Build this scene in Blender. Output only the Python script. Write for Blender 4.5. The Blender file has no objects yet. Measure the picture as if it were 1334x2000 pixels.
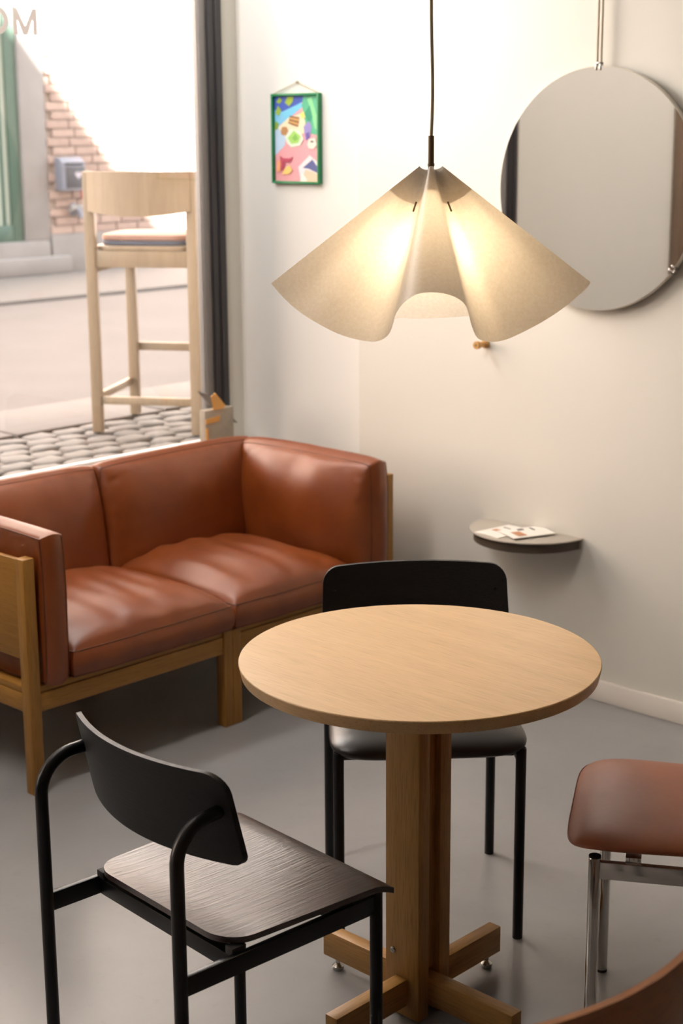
import bpy, bmesh, math, random
from mathutils import Vector, Matrix, noise

random.seed(7)
S = bpy.context.scene
C = S.collection
R = math.radians

# ------------------------------------------------------------------ camera
cam_d = bpy.data.cameras.new('camera')
cam = bpy.data.objects.new('camera', cam_d)
C.objects.link(cam)
S.camera = cam
cam_d.sensor_fit = 'VERTICAL'
cam_d.sensor_height = 36.0
cam_d.lens = 36.0 * 3143.3 / 2000.0
pitch, roll, yaw = 0.23620369, -0.0063987, 0.80719132
fw = Vector((-math.cos(yaw) * math.cos(pitch), math.sin(yaw) * math.cos(pitch), -math.sin(pitch)))
rt = fw.cross(Vector((0, 0, 1))).normalized()
up = rt.cross(fw)
rt2 = rt * math.cos(roll) + up * math.sin(roll)
up2 = -rt * math.sin(roll) + up * math.cos(roll)
M = Matrix((rt2, up2, -fw)).transposed().to_4x4()
M.translation = Vector((0, 0, 1.735))
cam.matrix_world = M
cam_d.dof.use_dof = True
cam_d.dof.focus_distance = 3.0
cam_d.dof.aperture_fstop = 5.6
cam_d.clip_end = 200

# ------------------------------------------------------------------ sky, sun, exposure
world = bpy.data.worlds.new('sky')
S.world = world
world.use_nodes = True
bg = world.node_tree.nodes['Background']
bg.inputs['Color'].default_value = (0.86, 0.93, 1.0, 1)
bg.inputs['Strength'].default_value = 6.0

sun_d = bpy.data.lights.new('sun', 'SUN')
sun_d.energy = 150.0
sun_d.angle = R(1.4)
sun_d.color = (1.0, 0.975, 0.94)
sun = bpy.data.objects.new('sun', sun_d)
C.objects.link(sun)
SUN_DIR = Vector((1.0, 0.25, 0.9)).normalized()          # towards the sun
sun.rotation_euler = SUN_DIR.to_track_quat('Z', 'Y').to_euler()
sun.location = (6, 4, 12)

# added area lights: fill at both windows and on the window wall
def area(name, loc, direction, sx_, sy_, watts, color):
    d = bpy.data.lights.new(name, 'AREA')
    d.shape = 'RECTANGLE'
    d.size, d.size_y = sx_, sy_
    d.energy = watts
    d.color = color
    o = bpy.data.objects.new(name, d)
    C.objects.link(o)
    o.location = loc
    o.rotation_euler = Vector(direction).to_track_quat('-Z', 'Y').to_euler()
    return o


area('added_front_window_fill', (-4.24, 3.02, 2.50), (1, 0.15, -0.85), 1.3, 0.55, 42, (1.0, 0.97, 0.95))  # added strip standing in for sky light at the window top
area('added_rear_window_fill', (-4.24, -1.32, 1.7), (1, 0.1, -0.08), 2.9, 2.1, 10, (1.0, 0.95, 0.90))  # added fill light at the unseen second window
area('added_wall_fill', (-3.0, 1.2, 2.92), (-1, 0.1, -0.75), 1.4, 0.3, 80, (1.0, 0.92, 0.86))  # added unseen light, brightens the wall reflected in the mirror

S.cycles.max_bounces = 8
S.cycles.diffuse_bounces = 4
S.cycles.caustics_reflective = False
S.cycles.caustics_refractive = False
S.view_settings.view_transform = 'Standard'
S.view_settings.look = 'None'
S.view_settings.gamma = 1.0
S.view_settings.use_curve_mapping = False
S.view_settings.exposure = -0.27


# ------------------------------------------------------------------ helpers
def lin(c):
    return tuple(((v / 255) / 12.92 if v / 255 <= 0.04045 else ((v / 255 + 0.055) / 1.055) ** 2.4) for v in c)


MATS = {}


def new_mat(name):
    m = bpy.data.materials.new(name)
    m.use_nodes = True
    nt = m.node_tree
    p = nt.nodes['Principled BSDF']
    MATS[name] = m
    return m, nt, p


def node(nt, kind, **kw):
    n = nt.nodes.new(kind)
    for k, v in kw.items():
        if k in n.inputs:
            n.inputs[k].default_value = v
        else:
            setattr(n, k, v)
    return n


def ramp(nt, fac, stops):
    r = nt.nodes.new('ShaderNodeValToRGB')
    els = r.color_ramp.elements
    while len(els) > 1:
        els.remove(els[-1])
    els[0].position, els[0].color = stops[0][0], (*stops[0][1], 1)
    for p, c in stops[1:]:
        e = els.new(p)
        e.color = (*c, 1)
    nt.links.new(fac, r.inputs['Fac'])
    return r


def simple(name, rgb, rough=0.5, metal=0.0, spec=0.5, bump=0.0, bump_scale=60.0, var=0.0, var_scale=4.0, coat=0.0):
    m, nt, p = new_mat(name)
    c = lin(rgb)
    p.inputs['Base Color'].default_value = (*c, 1)
    p.inputs['Roughness'].default_value = rough
    p.inputs['Metallic'].default_value = metal
    p.inputs['Specular IOR Level'].default_value = spec
    p.inputs['Coat Weight'].default_value = coat
    tc = node(nt, 'ShaderNodeTexCoord')
    if var > 0:
        n = node(nt, 'ShaderNodeTexNoise', Scale=var_scale, Detail=6.0, Roughness=0.6)
        nt.links.new(tc.outputs['Object'], n.inputs['Vector'])
        r = ramp(nt, n.outputs['Fac'], [(0.3, tuple(v * (1 - var) for v in c)), (0.7, tuple(min(1, v * (1 + var)) for v in c))])
        nt.links.new(r.outputs['Color'], p.inputs['Base Color'])
    if bump > 0:
        n = node(nt, 'ShaderNodeTexNoise', Scale=bump_scale, Detail=4.0)
        nt.links.new(tc.outputs['Object'], n.inputs['Vector'])
        b = node(nt, 'ShaderNodeBump', Strength=bump, Distance=0.002)
        nt.links.new(n.outputs['Fac'], b.inputs['Height'])
        nt.links.new(b.outputs['Normal'], p.inputs['Normal'])
    return m


def wood(name, dark, light, axis, rough=0.45, fine=1.0, spec=0.4, contrast=1.0, bump=0.15, pores=0.12, pore_scale=(420.0, 16.0)):
    """oak-like wood, grain running along a local axis"""
    m, nt, p = new_mat(name)
    tc = node(nt, 'ShaderNodeTexCoord')
    mp = node(nt, 'ShaderNodeMapping')
    sc = [26.0 * fine] * 3
    sc['xyz'.index(axis)] = 1.3 * fine
    mp.inputs['Scale'].default_value = sc
    nt.links.new(tc.outputs['Object'], mp.inputs['Vector'])
    n1 = node(nt, 'ShaderNodeTexNoise', Scale=1.0, Detail=5.0, Roughness=0.62, Distortion=0.6)
    nt.links.new(mp.outputs['Vector'], n1.inputs['Vector'])
    mp2 = node(nt, 'ShaderNodeMapping')
    sc2 = [pore_scale[0]] * 3
    sc2['xyz'.index(axis)] = pore_scale[1]
    mp2.inputs['Scale'].default_value = sc2
    nt.links.new(tc.outputs['Object'], mp2.inputs['Vector'])
    n2 = node(nt, 'ShaderNodeTexNoise', Scale=1.0, Detail=2.0)
    nt.links.new(mp2.outputs['Vector'], n2.inputs['Vector'])
    d, l = lin(dark), lin(light)
    mid = tuple((a + b) / 2 for a, b in zip(d, l))
    k = 0.22 / contrast
    r = ramp(nt, n1.outputs['Fac'], [(0.5 - k, d), (0.5, mid), (0.5 + k, l)])
    r2 = ramp(nt, n2.outputs['Fac'], [(0.34, (1 - pores * 2.2,) * 3), (0.5, (1, 1, 1))])
    mx = node(nt, 'ShaderNodeMix', data_type='RGBA', blend_type='MULTIPLY')
    mx.inputs[0].default_value = 1.0
    nt.links.new(r.outputs['Color'], mx.inputs[6])
    nt.links.new(r2.outputs['Color'], mx.inputs[7])
    nt.links.new(mx.outputs[2], p.inputs['Base Color'])
    p.inputs['Roughness'].default_value = rough
    p.inputs['Specular IOR Level'].default_value = spec
    b = node(nt, 'ShaderNodeBump', Strength=bump, Distance=0.001)
    nt.links.new(n2.outputs['Fac'], b.inputs['Height'])
    nt.links.new(b.outputs['Normal'], p.inputs['Normal'])
    return m


def leather(name, rgb, rgb2, rough=0.38, spec=0.5, grain=380.0):
    m, nt, p = new_mat(name)
    tc = node(nt, 'ShaderNodeTexCoord')
    n = node(nt, 'ShaderNodeTexNoise', Scale=7.0, Detail=5.0, Roughness=0.6)
    nt.links.new(tc.outputs['Object'], n.inputs['Vector'])
    r = ramp(nt, n.outputs['Fac'], [(0.32, lin(rgb)), (0.68, lin(rgb2))])
    nt.links.new(r.outputs['Color'], p.inputs['Base Color'])
    v = node(nt, 'ShaderNodeTexVoronoi', Scale=grain)
    nt.links.new(tc.outputs['Object'], v.inputs['Vector'])
    n3 = node(nt, 'ShaderNodeTexNoise', Scale=34.0, Detail=4.0)
    nt.links.new(tc.outputs['Object'], n3.inputs['Vector'])
    b = node(nt, 'ShaderNodeBump', Strength=0.10, Distance=0.0008)
    nt.links.new(v.outputs['Distance'], b.inputs['Height'])
    b2 = node(nt, 'ShaderNodeBump', Strength=0.14, Distance=0.003)
    nt.links.new(n3.outputs['Fac'], b2.inputs['Height'])
    nt.links.new(b.outputs['Normal'], b2.inputs['Normal'])
    nt.links.new(b2.outputs['Normal'], p.inputs['Normal'])
    p.inputs['Roughness'].default_value = rough
    p.inputs['Specular IOR Level'].default_value = spec
    return m


def finish(bm, name, mat, parent=None, smooth=35, mats=None):
    bmesh.ops.recalc_face_normals(bm, faces=bm.faces[:])
    me = bpy.data.meshes.new(name)
    bm.to_mesh(me)
    bm.free()
    for mm in (mats or [mat]):
        me.materials.append(mm)
    if smooth:
        me.polygons.foreach_set('use_smooth', [True] * len(me.polygons))
        me.set_sharp_from_angle(angle=R(smooth))
    o = bpy.data.objects.new(name, me)
    C.objects.link(o)
    if parent is not None:
        o.parent = parent
    return o


def link_copy(src, parent=None, loc=None, rot=None):
    o = src.copy()
    C.objects.link(o)
    if parent is not None:
        o.parent = parent
    if loc is not None:
        o.location = loc
    if rot is not None:
        o.rotation_euler = rot
    return o


def thing(name, label, cat, loc=(0, 0, 0), rz=0.0, group=None):
    o = bpy.data.objects.new(name, None)
    o.empty_display_size = 0.1
    C.objects.link(o)
    o.location = loc
    o.rotation_euler = (0, 0, rz)
    o['label'] = label
    o['category'] = cat
    if group:
        o['group'] = group
    return o


def tag(o, label, cat, group=None):
    o['label'] = label
    o['category'] = cat
    if group:
        o['group'] = group
    return o


def struct(o, label, cat):
    o['kind'] = 'structure'
    o['label'] = label
    o['category'] = cat
    return o


def add_box(bm, lo, hi, bevel=0.0, seg=2, mat_index=0):
    b = bmesh.new()
    bmesh.ops.create_cube(b, size=1.0)
    lo, hi = Vector(lo), Vector(hi)
    for v in b.verts:
        v.co = Vector([(lo[i] + hi[i]) / 2 + v.co[i] * (hi[i] - lo[i]) for i in range(3)])
    if bevel > 0:
        bmesh.ops.bevel(b, geom=b.edges[:], offset=bevel, segments=seg, profile=0.5, affect='EDGES')
    for f in b.faces:
        f.material_index = mat_index
    merge(bm, b)


def merge(dst, src):
    me = bpy.data.meshes.new('tmp')
    src.to_mesh(me)
    src.free()
    dst.from_mesh(me)
    bpy.data.meshes.remove(me)


def box(name, lo, hi, mat, parent=None, bevel=0.002, seg=2):
    bm = bmesh.new()
    add_box(bm, lo, hi, bevel, seg)
    return finish(bm, name, mat, parent)


def add_tube(bm, pts, rad, n=16, caps=True):
    pts = [Vector(p) for p in pts]
    rads = rad if isinstance(rad, (list, tuple)) else [rad] * len(pts)
    rings = []
    prev = None
    for i, p in enumerate(pts):
        if i == 0:
            t = pts[1] - pts[0]
        elif i == len(pts) - 1:
            t = pts[-1] - pts[-2]
        else:
            t = (pts[i + 1] - p).normalized() + (p - pts[i - 1]).normalized()
        t.normalize()
        if prev is None:
            a = Vector((0, 0, 1)) if abs(t.z) < 0.9 else Vector((1, 0, 0))
            x = t.cross(a).normalized()
        else:
            x = (prev - t * prev.dot(t)).normalized()
        prev = x
        y = t.cross(x)
        rings.append([bm.verts.new(p + (x * math.cos(2 * math.pi * k / n) + y * math.sin(2 * math.pi * k / n)) * rads[i]) for k in range(n)])
    for a, b in zip(rings, rings[1:]):
        for k in range(n):
            bm.faces.new((a[k], a[(k + 1) % n], b[(k + 1) % n], b[k]))
    if caps:
        bm.faces.new(rings[0][::-1])
        bm.faces.new(rings[-1])


def tube(name, pts, rad, mat, parent=None, n=16):
    bm = bmesh.new()
    add_tube(bm, pts, rad, n)
    return finish(bm, name, mat, parent, 40)


def add_lathe(bm, prof, n=40, cap=True):
    rings = []
    for r, z in prof:
        if r < 1e-6:
            rings.append([bm.verts.new((0, 0, z))])
        else:
            rings.append([bm.verts.new((r * math.cos(2 * math.pi * k / n), r * math.sin(2 * math.pi * k / n), z)) for k in range(n)])
    for a, b in zip(rings, rings[1:]):
        for k in range(n):
            if len(a) == 1 and len(b) > 1:
                bm.faces.new((a[0], b[k], b[(k + 1) % n]))
            elif len(b) == 1 and len(a) > 1:
                bm.faces.new((a[k], b[0], a[(k + 1) % n]))
            elif len(a) > 1:
                bm.faces.new((a[k], a[(k + 1) % n], b[(k + 1) % n], b[k]))
    if cap:
        if len(rings[0]) > 1:
            bm.faces.new(rings[0][::-1])
        if len(rings[-1]) > 1:
            bm.faces.new(rings[-1])


def add_prism(bm, outline, z0, z1, bevel=0.0):
    b = bmesh.new()
    v0 = [b.verts.new((x, y, z0)) for x, y in outline]
    f = b.faces.new(v0)
    ex = bmesh.ops.extrude_face_region(b, geom=[f])
    for g in ex['geom']:
        if isinstance(g, bmesh.types.BMVert):
            g.co.z = z1
    if bevel > 0:
        eds = [e for e in b.edges if abs(e.verts[0].co.z - e.verts[1].co.z) < 1e-6]
        bmesh.ops.bevel(b, geom=eds, offset=bevel, segments=2, profile=0.5, affect='EDGES')
    merge(bm, b)


def rounded_rect(hx, y0, y1, r_back, r_front, hx_front=None, n=8):
    """outline with its own back and front corner radii (x half width may widen to the front)"""
    hf = hx_front or hx
    pts = []
    for cx, cy, r, a0 in ((hf - r_front, y1 - r_front, r_front, 0), (-hf + r_front, y1 - r_front, r_front, 90),
                          (-hx + r_back, y0 + r_back, r_back, 180), (hx - r_back, y0 + r_back, r_back, 270)):
        for k in range(n + 1):
            a = R(a0 + 90 * k / n)
            pts.append((cx + r * math.cos(a), cy + r * math.sin(a)))
    return pts


# ------------------------------------------------------------------ materials
wall_white = simple('wall_paint', (221, 218, 209), rough=0.75, spec=0.25, bump=0.10, bump_scale=90, var=0.015, var_scale=1.2)
wall_left_mat = simple('wall_paint_lit', (231, 229, 223), rough=0.75, spec=0.25, bump=0.10, bump_scale=90)  # same white paint, its brighter lighting put into the colour
ceil_mat = simple('ceiling_paint', (214, 209, 203), rough=0.9, spec=0.2, bump=0.05)
rear_mat = simple('rear_wall_brown', (92, 82, 74), rough=0.8, bump=0.1)  # unseen walls, kept dark to cut the fill light
skirting_mat = simple('skirting_paint', (226, 219, 209), rough=0.45, bump=0.04)
frame_dark = simple('window_frame_dark', (52, 50, 52), rough=0.35, bump=0.05)
frame_grey = simple('window_frame_grey', (128, 124, 122), rough=0.4, bump=0.05)
frame_white = simple('window_frame_white', (222, 218, 214), rough=0.45, bump=0.05)
brown_panel = simple('brown_panel', (104, 84, 68), rough=0.5, var=0.06, bump=0.1)
oak_x = wood('oak_grain_x', (156, 114, 58), (176, 132, 72), 'x')
oak_y = wood('oak_grain_y', (156, 114, 58), (176, 132, 72), 'y')
oak_z = wood('oak_grain_z', (156, 114, 58), (176, 132, 72), 'z')
oak_top = wood('oak_table_top', (196, 163, 118), (208, 175, 130), 'x', rough=0.42, fine=1.0, pores=0.07)
honey_x = wood('honey_oak_grain_x', (146, 100, 40), (168, 120, 54), 'x')
honey_y = wood('honey_oak_grain_y', (146, 100, 40), (168, 120, 54), 'y')
honey_z = wood('honey_oak_grain_z', (146, 100, 40), (168, 120, 54), 'z')
pale_oak = wood('pale_oak', (150, 130, 106), (166, 146, 122), 'z', pores=0.06)
black_ash_y = wood('black_ash_grain_y', (42, 27, 23), (56, 38, 32), 'y', rough=0.34, spec=1.0, bump=0.6, pores=0.3, pore_scale=(210.0, 7.0))  # brown tint in the black seat stands for its pinkish sheen
black_ash_x = wood('black_ash_grain_x', (12, 11, 11), (20, 18, 18), 'x', rough=0.5, spec=0.3, bump=0.5, pores=0.3)
oak_back = wood('oak_chair_back', (150, 92, 44), (172, 110, 56), 'x', rough=0.4)
oak_seat = wood('oak_chair_seat', (170, 116, 66), (190, 136, 84), 'y', rough=0.4)
black_metal = simple('black_powder_coat', (9, 9, 10), rough=0.36, spec=0.35, bump=0.05, bump_scale=400)
chrome = simple('chrome', (205, 203, 200), rough=0.12, metal=1.0)
steel = simple('brushed_steel', (190, 186, 180), rough=0.25, metal=1.0)
rubber = simple('black_rubber', (22, 21, 21), rough=0.7)
cognac = leather('cognac_leather', (116, 52, 13), (130, 64, 19), rough=0.41, spec=0.6)
cognac_seam = leather('cognac_seam', (92, 44, 16), (102, 52, 20), rough=0.5)
tan_pad = leather('tan_seat_leather', (134, 74, 44), (146, 84, 52), rough=0.45)
black_pad = leather('black_seat_leather', (26, 22, 21), (34, 29, 27), rough=0.36)
brass_dark = simple('dark_bronze', (122, 106, 82), rough=0.38, metal=0.5)
brass = simple('brass', (150, 116, 60), rough=0.3, metal=0.9)
cord_mat = simple('cord_olive', (186, 172, 138), rough=0.7, bump=0.4, bump_scale=600)
peg_wood = wood('peg_wood', (200, 150, 84), (220, 170, 104), 'y')
shelf_mat = simple('shelf_grey_lacquer', (178, 170, 158), rough=0.45, spec=0.4, bump=0.05)
shelf_dark = simple('shelf_edge_brown', (74, 62, 50), rough=0.5)
paper_white = simple('paper_white', (238, 234, 226), rough=0.7, bump=0.05)
print_dark = simple('print_dark', (70, 66, 66), rough=0.7)
print_tan = simple('print_tan', (196, 140, 104), rough=0.7)
strap_mat = simple('mirror_strap', (196, 182, 160), rough=0.45, bump=0.1)
green_frame = simple('green_frame', (24, 128, 78), rough=0.4, bump=0.05)

# mirror
mirror_mat, nt, p = new_mat('mirror_glass')
p.inputs['Base Color'].default_value = (0.97, 0.95, 0.93, 1)
p.inputs['Metallic'].default_value = 1.0
p.inputs['Roughness'].default_value = 0.02

# floor: grey polished screed
floor_mat, nt, p = new_mat('grey_screed_floor')
tc = node(nt, 'ShaderNodeTexCoord')
n1 = node(nt, 'ShaderNodeTexNoise', Scale=1.6, Detail=8.0, Roughness=0.6, Distortion=0.4)
n2 = node(nt, 'ShaderNodeTexNoise', Scale=26.0, Detail=5.0, Roughness=0.7)
nt.links.new(tc.outputs['Object'], n1.inputs['Vector'])
nt.links.new(tc.outputs['Object'], n2.inputs['Vector'])
r = ramp(nt, n1.outputs['Fac'], [(0.3, lin((136, 136, 137))), (0.7, lin((151, 150, 149)))])
r2 = ramp(nt, n2.outputs['Fac'], [(0.27, (0.86, 0.86, 0.86)), (0.42, (1, 1, 1))])
mx = node(nt, 'ShaderNodeMix', data_type='RGBA', blend_type='MULTIPLY')
mx.inputs[0].default_value = 0.6
nt.links.new(r.outputs['Color'], mx.inputs[6])
nt.links.new(r2.outputs['Color'], mx.inputs[7])
nt.links.new(mx.outputs[2], p.inputs['Base Color'])
p.inputs['Roughness'].default_value = 0.30
p.inputs['Specular IOR Level'].default_value = 0.5
bmp = node(nt, 'ShaderNodeBump', Strength=0.06, Distance=0.004)
nt.links.new(n2.outputs['Fac'], bmp.inputs['Height'])
nt.links.new(bmp.outputs['Normal'], p.inputs['Normal'])

# window glass: clear, with a mirror-like sheen
glass_mat, nt, p = new_mat('window_glass')
nt.nodes.remove(p)
out = nt.nodes['Material Output']
tr = node(nt, 'ShaderNodeBsdfTransparent')
tr.inputs['Color'].default_value = (0.96, 0.97, 0.96, 1)
gl = node(nt, 'ShaderNodeBsdfGlossy', Roughness=0.02)
fr = node(nt, 'ShaderNodeFresnel', IOR=1.35)
ms = node(nt, 'ShaderNodeMixShader')
nt.links.new(fr.outputs['Fac'], ms.inputs['Fac'])
nt.links.new(tr.outputs['BSDF'], ms.inputs[1])
nt.links.new(gl.outputs['BSDF'], ms.inputs[2])
nt.links.new(ms.outputs['Shader'], out.inputs['Surface'])

# lamp shade paper: translucent
shade_mat, nt, p = new_mat('shade_paper')
nt.nodes.remove(p)
out = nt.nodes['Material Output']
tc = node(nt, 'ShaderNodeTexCoord')
nz = node(nt, 'ShaderNodeTexNoise', Scale=160.0, Detail=4.0, Roughness=0.7)
nt.links.new(tc.outputs['Object'], nz.inputs['Vector'])
rp = ramp(nt, nz.outputs['Fac'], [(0.3, lin((240, 232, 220))), (0.7, lin((250, 245, 236)))])
df = node(nt, 'ShaderNodeBsdfDiffuse')
tl = node(nt, 'ShaderNodeBsdfTranslucent')
gg = node(nt, 'ShaderNodeBsdfGlossy', Roughness=0.42)
m1 = node(nt, 'ShaderNodeMixShader', Fac=0.5)
m2 = node(nt, 'ShaderNodeMixShader', Fac=0.07)
nt.links.new(rp.outputs['Color'], df.inputs['Color'])
nt.links.new(rp.outputs['Color'], tl.inputs['Color'])
nt.links.new(df.outputs['BSDF'], m1.inputs[1])
nt.links.new(tl.outputs['BSDF'], m1.inputs[2])
nt.links.new(m1.outputs['Shader'], m2.inputs[1])
nt.links.new(gg.outputs['BSDF'], m2.inputs[2])
nt.links.new(m2.outputs['Shader'], out.inputs['Surface'])

bulb_mat, nt, p = new_mat('lit_bulb')
p.inputs['Emission Color'].default_value = (1.0, 0.72, 0.40, 1)
p.inputs['Emission Strength'].default_value = 6.0

# outdoor
brick_mat, nt, p = new_mat('red_brick')
tc = node(nt, 'ShaderNodeTexCoord')
oi = node(nt, 'ShaderNodeObjectInfo')
nz = node(nt, 'ShaderNodeTexNoise', Scale=14.0, Detail=5.0)
nt.links.new(tc.outputs['Object'], nz.inputs['Vector'])
ad = node(nt, 'ShaderNodeMath', operation='MULTIPLY_ADD')
nt.links.new(oi.outputs['Random'], ad.inputs[0])
ad.inputs[1].default_value = 0.5
nt.links.new(nz.outputs['Fac'], ad.inputs[2])
rp = ramp(nt, ad.outputs['Value'], [(0.35, lin((166, 140, 130))), (0.75, lin((176, 150, 139))), (1.0, lin((182, 157, 145)))])
nt.links.new(rp.outputs['Color'], p.inputs['Base Color'])
p.inputs['Roughness'].default_value = 0.9
mortar = simple('mortar', (172, 156, 146), rough=0.95, bump=0.3)
brick_far, nt, p = new_mat('brick_wall_far')
tc = node(nt, 'ShaderNodeTexCoord')
mp = node(nt, 'ShaderNodeMapping')
mp.inputs['Rotation'].default_value = (R(90), 0, R(90))
nt.links.new(tc.outputs['Object'], mp.inputs['Vector'])
bt = node(nt, 'ShaderNodeTexBrick', Scale=1.0)
bt.inputs['Color1'].default_value = (*lin((156, 141, 132)), 1)
bt.inputs['Color2'].default_value = (*lin((166, 150, 140)), 1)
bt.inputs['Mortar'].default_value = (*lin((172, 156, 146)), 1)
bt.inputs['Brick Width'].default_value = 0.24
bt.inputs['Row Height'].default_value = 0.073
bt.inputs['Mortar Size'].default_value = 0.006
nt.links.new(mp.outputs['Vector'], bt.inputs['Vector'])
nt.links.new(bt.outputs['Color'], p.inputs['Base Color'])
p.inputs['Roughness'].default_value = 0.9
stone_grey = simple('grey_stone', (150, 143, 140), rough=0.85, var=0.08, bump=0.2)
asphalt = simple('asphalt', (104, 98, 96), rough=0.9, var=0.08, var_scale=2.0, bump=0.4)
slab_mat = simple('pavement_slab', (112, 106, 103), rough=0.85, var=0.06, bump=0.3)
cobble_mat = simple('cobblestone', (114, 110, 107), rough=0.8, var=0.12, var_scale=9, bump=0.4)
joint_mat = simple('sand_joint', (86, 80, 72), rough=0.95, bump=0.4)
door_green = simple('green_door_paint', (84, 106, 92), rough=0.5)
pane_pale = simple('pane_reflection', (178, 188, 176), rough=0.2)  # pale colour stands for the bright reflection in the door glass
mailbox_mat = simple('mailbox_grey', (128, 128, 140), rough=0.5)
mailbox_front = simple('mailbox_front', (74, 72, 78), rough=0.5)
heart_mat = simple('pale_emblem', (190, 180, 190), rough=0.5)
sticker_red = simple('faded_red_sticker', (170, 84, 84), rough=0.8)
plaster = simple('outside_plaster', (150, 142, 134), rough=0.9, bump=0.2)
vinyl_grey = simple('grey_vinyl', (196, 186, 180), rough=0.6)
cushion_blue = simple('stool_cushion_blue', (92, 98, 116), rough=0.8)
cushion_rose = simple('stool_cushion_rose', (176, 138, 124), rough=0.8)

# ------------------------------------------------------------------ the room
WX = -4.30          # window plane
WY = 3.944          # mirror wall
XR, YB, ZC = 2.2, -3.2, 3.0

struct(box('floor', (-4.34, YB, -0.2), (XR, 4.4, 0), floor_mat, bevel=0), 'smooth grey screed floor of the room', 'floor')
struct(box('ceiling', (-4.62, YB, ZC), (XR, 4.4, ZC + 0.2), ceil_mat, bevel=0), 'white painted ceiling above the room', 'ceiling')
struct(box('wall_back', (-3.692, WY, 0), (XR, 9.0, ZC), wall_white, bevel=0.004), 'off-white wall carrying the round mirror and the small shelf', 'wall')
struct(box('wall_left', (-4.47, WY + 0.03, 0), (-3.692, 9.0, ZC), wall_left_mat, bevel=0), 'white wall beside the window, coloured brighter as lit, carrying the green picture', 'wall')
struct(box('wall_right', (XR, YB, 0), (XR + 0.2, 4.4, ZC), rear_mat, bevel=0), 'dark brown wall on the far right side', 'wall')
struct(box('wall_rear', (-4.62, YB - 0.2, 0), (XR + 0.2, YB, ZC), rear_mat, bevel=0), 'dark brown wall behind the viewer', 'wall')
# window wall with two openings
bm = bmesh.new()
Y1a, Y1b = 2.26, 3.895
Y2a, Y2b = -2.9, 0.25
SILL, HEAD = 0.60, 2.9
IN, OUT = WX + 0.02, -4.62
add_box(bm, (WX - 0.045, YB, 0), (IN, WY + 0.03, SILL - 0.021))
add_box(bm, (OUT, YB, HEAD), (IN, WY + 0.03, ZC))
add_box(bm, (OUT, YB, SILL), (IN, Y2a, HEAD))
add_box(bm, (OUT, Y2b, SILL), (IN, Y1a, HEAD))
add_box(bm, (WX - 0.035, Y1b, SILL), (WX, WY + 0.03, HEAD))
struct(finish(bm, 'wall_window', wall_white), 'white street-side wall around the shop window', 'wall')
struct(box('door_1', (IN, 0.25, 0), (IN + 0.05, 1.06, 2.6), brown_panel, bevel=0.004), 'brown panel door reflected at the right of the mirror', 'door')

# skirting
sk = box('baseboard_back', (-3.692, WY - 0.014, 0), (XR, WY, 0.068), skirting_mat, bevel=0.004)
struct(sk, 'pale skirting board along the mirror wall', 'skirting board')


def window(name, ya, yb, label):
    root = thing(name, label, 'window')
    root['kind'] = 'structure'
    x0, x1 = WX - 0.035, WX + 0.015
    # stiles, made of a grey outer strip, a dark strip and a groove
    for s, (a, b) in (('l', (ya, ya + 0.09)), ('r', (yb - 0.095, yb))):
        g0, g1 = ((a + 0.055, b) if s == 'l' else (a, a + 0.033))
        d0, d1 = ((a, a + 0.055) if s == 'l' else (a + 0.033, b))
        box('stile_strip', (x0, g0, SILL + 0.03), (x1 - 0.012, g1, HEAD), frame_grey, root, 0.002)
        f = box('stile', (x0, d0, SILL), (x1, d1, HEAD), frame_dark, root, 0.003)
        mid = d0 + (d1 - d0) * 0.52
        box('stile_bead', (x1 - 0.004, mid - 0.006, SILL), (x1 + 0.008, mid + 0.004, HEAD), frame_dark, f, 0.002)
    box('head_rail', (x0, ya + 0.09, HEAD - 0.06), (x1, yb - 0.095, HEAD), frame_dark, root)
    box('bottom_rail', (x0, ya + 0.09, SILL), (x1 - 0.02, yb - 0.095, SILL + 0.029), frame_white, root)
    box('glass_pane', (WX - 0.012, ya + 0.085, SILL + 0.025), (WX - 0.006, yb - 0.09, HEAD - 0.055), glass_mat, root, 0)
    return root


w1 = window('window_1', Y1a, Y1b, 'large shop window with dark frame behind the leather sofa')
window('window_added', Y2a, Y2b, 'added unseen second window letting in fill light')  # window added out of view for fill light
struct(box('trim_1', (WX - 0.045, YB, SILL - 0.02), (IN + 0.12, WY + 0.02, SILL), frame_white, bevel=0.004), 'white inner window sill behind the sofa', 'window sill')

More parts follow.
